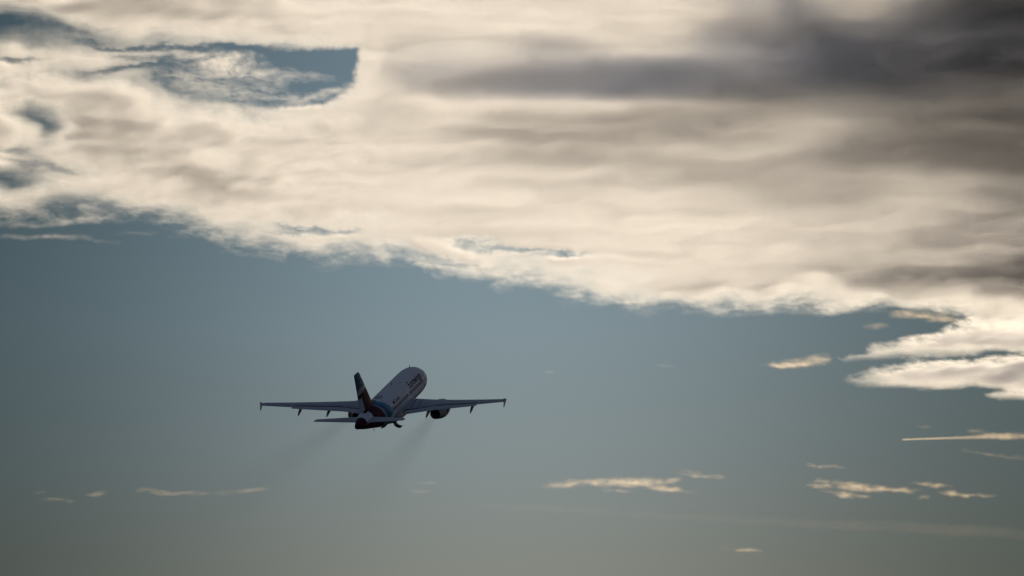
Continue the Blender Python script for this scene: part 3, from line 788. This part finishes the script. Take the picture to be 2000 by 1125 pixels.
# exhaust of the auxiliary unit in the tail cone
ap = loft([[P3(r * math.sin(a), X, .94 + r * math.cos(a)) for a in np.linspace(0, 2 * math.pi, 24, endpoint=False)] for X, r in ((33.6, .30), (34.0, .31), (34.02, .25), (33.5, .24))])
obj('tail_cone_exhaust', *ap, SOOT, air)

# ---- engines
def engine(side):
    cx, cz = side * 5.75, -2.12
    def body(prof, seg=48):
        rg = [[P3(cx + r * math.sin(a), X, cz + dz + r * math.cos(a)) for a in np.linspace(0, 2 * math.pi, seg, endpoint=False)] for X, r, dz in prof]
        return rg
    o = obj('engine', *loft(body([(10.42, .99, 0), (10.8, 1.10, 0), (11.4, 1.19, -.02), (12.2, 1.21, -.03), (13.0, 1.13, -.02), (13.8, .98, 0), (14.5, .82, 0), (15.0, .71, 0), (15.02, .66, 0), (14.4, .68, 0), (13.6, .72, 0)]), cap=False), NACM, air)
    obj('intake_lip', *loft(body([(11.3, .80, 0), (10.6, .82, 0), (10.25, .88, 0), (10.2, .93, 0), (10.28, .97, 0), (10.42, .99, 0)]), cap=False), METAL, o)
    obj('fan', *loft(body([(11.25, .01, 0), (11.25, .80, 0), (11.30, .80, 0), (11.30, .01, 0)])), DARK_M, o)
    obj('nozzle', *loft(body([(13.62, .735, 0), (13.6, .01, 0), (13.66, .012, 0), (13.66, .72, 0)], 40)), SOOT, o)
    obj('exhaust_cone', *loft(body([(13.5, .30, 0), (14.1, .27, 0), (14.6, .12, 0), (14.8, .02, 0)], 24)), SOOT, o)
    # pylon
    rg = []
    for X, zt, zb, wd in ((11.2, -1.02, -1.25, .06), (12.2, -.72, -1.3, .17), (13.4, -.62, -1.35, .20), (14.6, -.78, -1.30, .17), (16.2, -.98, -1.12, .05)):
        rg.append([P3(cx - wd, X, zb), P3(cx + wd, X, zb), P3(cx + wd * .8, X, zt), P3(cx - wd * .8, X, zt)])
    obj('pylon', *loft(rg), NACM, o)
    # strake on the inner side of the cowl
    obj('strake', [P3(cx - side * 0.80, 11.0, cz + .86), P3(cx - side * .84, 12.1, cz + .86), P3(cx - side * 1.10, 12.0, cz + 1.12), P3(cx - side * .83, 11.5, cz + .86)], [(0, 1, 2), (0, 2, 3), (0, 3, 1), (1, 3, 2)], NACM, o, smooth=False)
for sgn in (1, -1): engine(sgn)

# ---- landing gear doors hanging open below the belly
def gear(side):
    rg = []
    for q in np.linspace(0, 1, 14):   # across the door, hinge to free edge: hooks outwards
        y = .38 + .16 * q + .80 * q ** 3.5 ; z = -2.30 - 1.32 * q + .22 * q ** 6
        rg.append((y, z))
    V = []; F = []
    for X, k in ((16.1, 1.0), (16.2, 1.02), (17.3, 1.02), (17.4, .98)):
        for y, z in rg: V.append(P3(side * y, X, -2.30 + (z + 2.30) * k))
        for y, z in rg: V.append(P3(side * (y + .07), X, -2.30 + (z + 2.30) * k + .03))
    n = len(rg)
    for i in range(3):
        for j in range(n - 1):
            for off in (0, n):
                a = i * 2 * n + off + j; F.append((a, a + 1, a + 1 + 2 * n, a + 2 * n))
        for j in (0, n - 1):
            a = i * 2 * n + j; F.append((a, a + n, a + 3 * n, a + 2 * n))
    for i in (0, 3):
        for j in range(n - 1):
            a = i * 2 * n + j; F.append((a, a + 1, a + 1 + n, a + n))
    d = obj('gear_door', V, F, DARK_M, air)
for sgn in (1, -1): gear(sgn)

# ---- aerials and the dome on the roof
def blade(X, th, h, c, nm='antenna'):
    p = Vector(skin(X, th)); q = Vector(skin(X, th, h)); up = q - p
    V = []; F = []
    for f, cc in ((-.05, c), (.5, c * .8), (1, c * .5)):
        b_ = p + up * f
        for dy, dx in ((cc / 2, 0), (0, .03), (-cc / 2, 0), (0, -.03)):
            V.append((b_.x + dx, b_.y + dy - f * .12, b_.z))
    for i in range(2):
        for j in range(4): F.append((4 * i + j, 4 * i + (j + 1) % 4, 4 * i + 4 + (j + 1) % 4, 4 * i + 4 + j))
    F += [(0, 1, 2, 3), (8, 9, 10, 11)]
    obj(nm, V, F, DARK_M, fuselage, smooth=False)
blade(5.2, 0, .42, .42); blade(13.4, 22, .12, .5); blade(25.6, 180, .45, .35); blade(15, 0, .3, .4)
dome = []
for q in np.linspace(0, 1, 16):
    f = max(.02, math.sin(math.pi * q) ** .55); X = 20.6 + 2.6 * q
    dome.append([P3(.55 * f * math.sin(a), X, 2.0 + .32 * f * math.cos(a)) for a in np.linspace(0, 2 * math.pi, 20, endpoint=False)])
obj('radome', *loft(dome), GREY, fuselage)

# ---- place the airliner in the sky
YAW, PIT, ROL = 14.5, 14.0 + 3.4, 0.0
Mrot = Matrix.Rotation(R(-YAW), 4, 'Z') @ Matrix.Rotation(R(PIT), 4, 'X') @ Matrix.Rotation(R(ROL), 4, 'Y')
air.rotation_mode = 'QUATERNION'; air.rotation_quaternion = Mrot.to_quaternion()
AIR_D = 1532.0
# the point midway between the wing tips stands at a known spot in the sky
tipmid = Vector(P3(0, 20.4, .8))
dd = rays(np.array([747.0]), np.array([788.0]))[0]; dd = dd / np.linalg.norm(dd)
air.location = Vector(dd * AIR_D + CAM_LOC) - (Mrot.to_3x3() @ tipmid)

# ------------------------------------------------------------------ exhaust smoke drifting back from the engines
def smoke():
    m = bpy.data.materials.new('thin_exhaust_smoke'); m.use_nodes = True; n = m.node_tree; n.nodes.clear()
    o_ = n.nodes.new('ShaderNodeOutputMaterial'); s = n.nodes.new('ShaderNodeVolumePrincipled')
    s.inputs['Color'].default_value = (.25, .24, .23, 1); s.inputs['Anisotropy'].default_value = .0
    t = n.nodes.new('ShaderNodeTexCoord'); x = n.nodes.new('ShaderNodeSeparateXYZ'); n.links.new(t.outputs['Object'], x.inputs[0])
    def mth(op, *a):
        q = n.nodes.new('ShaderNodeMath'); q.operation = op
        for i, v in enumerate(a):
            if isinstance(v, (int, float)): q.inputs[i].default_value = v
            else: n.links.new(v, q.inputs[i])
        return q.outputs[0]
    # object x runs back along the trail; density falls with the square of the growing width and towards the rim
    rad = mth('MULTIPLY_ADD', x.outputs['X'], SM_K, SM_R0)
    rr = mth('SQRT', mth('ADD', mth('MULTIPLY', x.outputs['Y'], x.outputs['Y']), mth('MULTIPLY', x.outputs['Z'], x.outputs['Z'])))
    q = mth('DIVIDE', rr, rad)
    core = mth('MAXIMUM', mth('SUBTRACT', 1.0, mth('MULTIPLY', q, q)), 0.0)
    nz = n.nodes.new('ShaderNodeTexNoise'); nz.inputs['Scale'].default_value = 1.0; nz.inputs['Detail'].default_value = 3
    mp = n.nodes.new('ShaderNodeMapping'); mp.inputs['Scale'].default_value = (.045, .5, .5)
    n.links.new(t.outputs['Object'], mp.inputs[0]); n.links.new(mp.outputs[0], nz.inputs['Vector'])
    fade = mth('MAXIMUM', mth('SUBTRACT', 1.0, mth('DIVIDE', x.outputs['X'], SM_L)), 0.0)
    dn = mth('MULTIPLY', mth('DIVIDE', mth('MULTIPLY', core, mth('MINIMUM', 1.0, mth('MULTIPLY_ADD', x.outputs['X'], 1 / 170, .30))), rad), mth('MULTIPLY', fade, mth('MULTIPLY', nz.outputs['Fac'], SM_A)))
    n.links.new(dn, s.inputs['Density']); n.links.new(s.outputs[0], o_.inputs['Volume'])
    back = rays(np.array([1054.0]), np.array([556.0]))[0]; back = -Vector(back / np.linalg.norm(back))
    for side, lb in ((-1, 'faint brown exhaust smoke trail behind the left engine'), (1, 'faint brown exhaust smoke trail behind the right engine')):
        st = air.location + Mrot.to_3x3() @ Vector(P3(side * 5.75, 15.2, -2.12))
        rg = []
        for d in np.linspace(0, SM_L, 40):
            r = SM_R0 + SM_K * d
            rg.append([(d, r * math.cos(a), r * math.sin(a)) for a in np.linspace(0, 2 * math.pi, 20, endpoint=False)])
        o = obj('exhaust_smoke', *loft(rg), m)
        o.location = st; o.rotation_mode = 'QUATERNION'; o.rotation_quaternion = back.to_track_quat('X', 'Z')
        tag(o, lb, 'smoke trail', 'exhaust trails behind the engines')
SM_R0, SM_K, SM_L, SM_A = .65, .0032, 800.0, .0046
smoke()
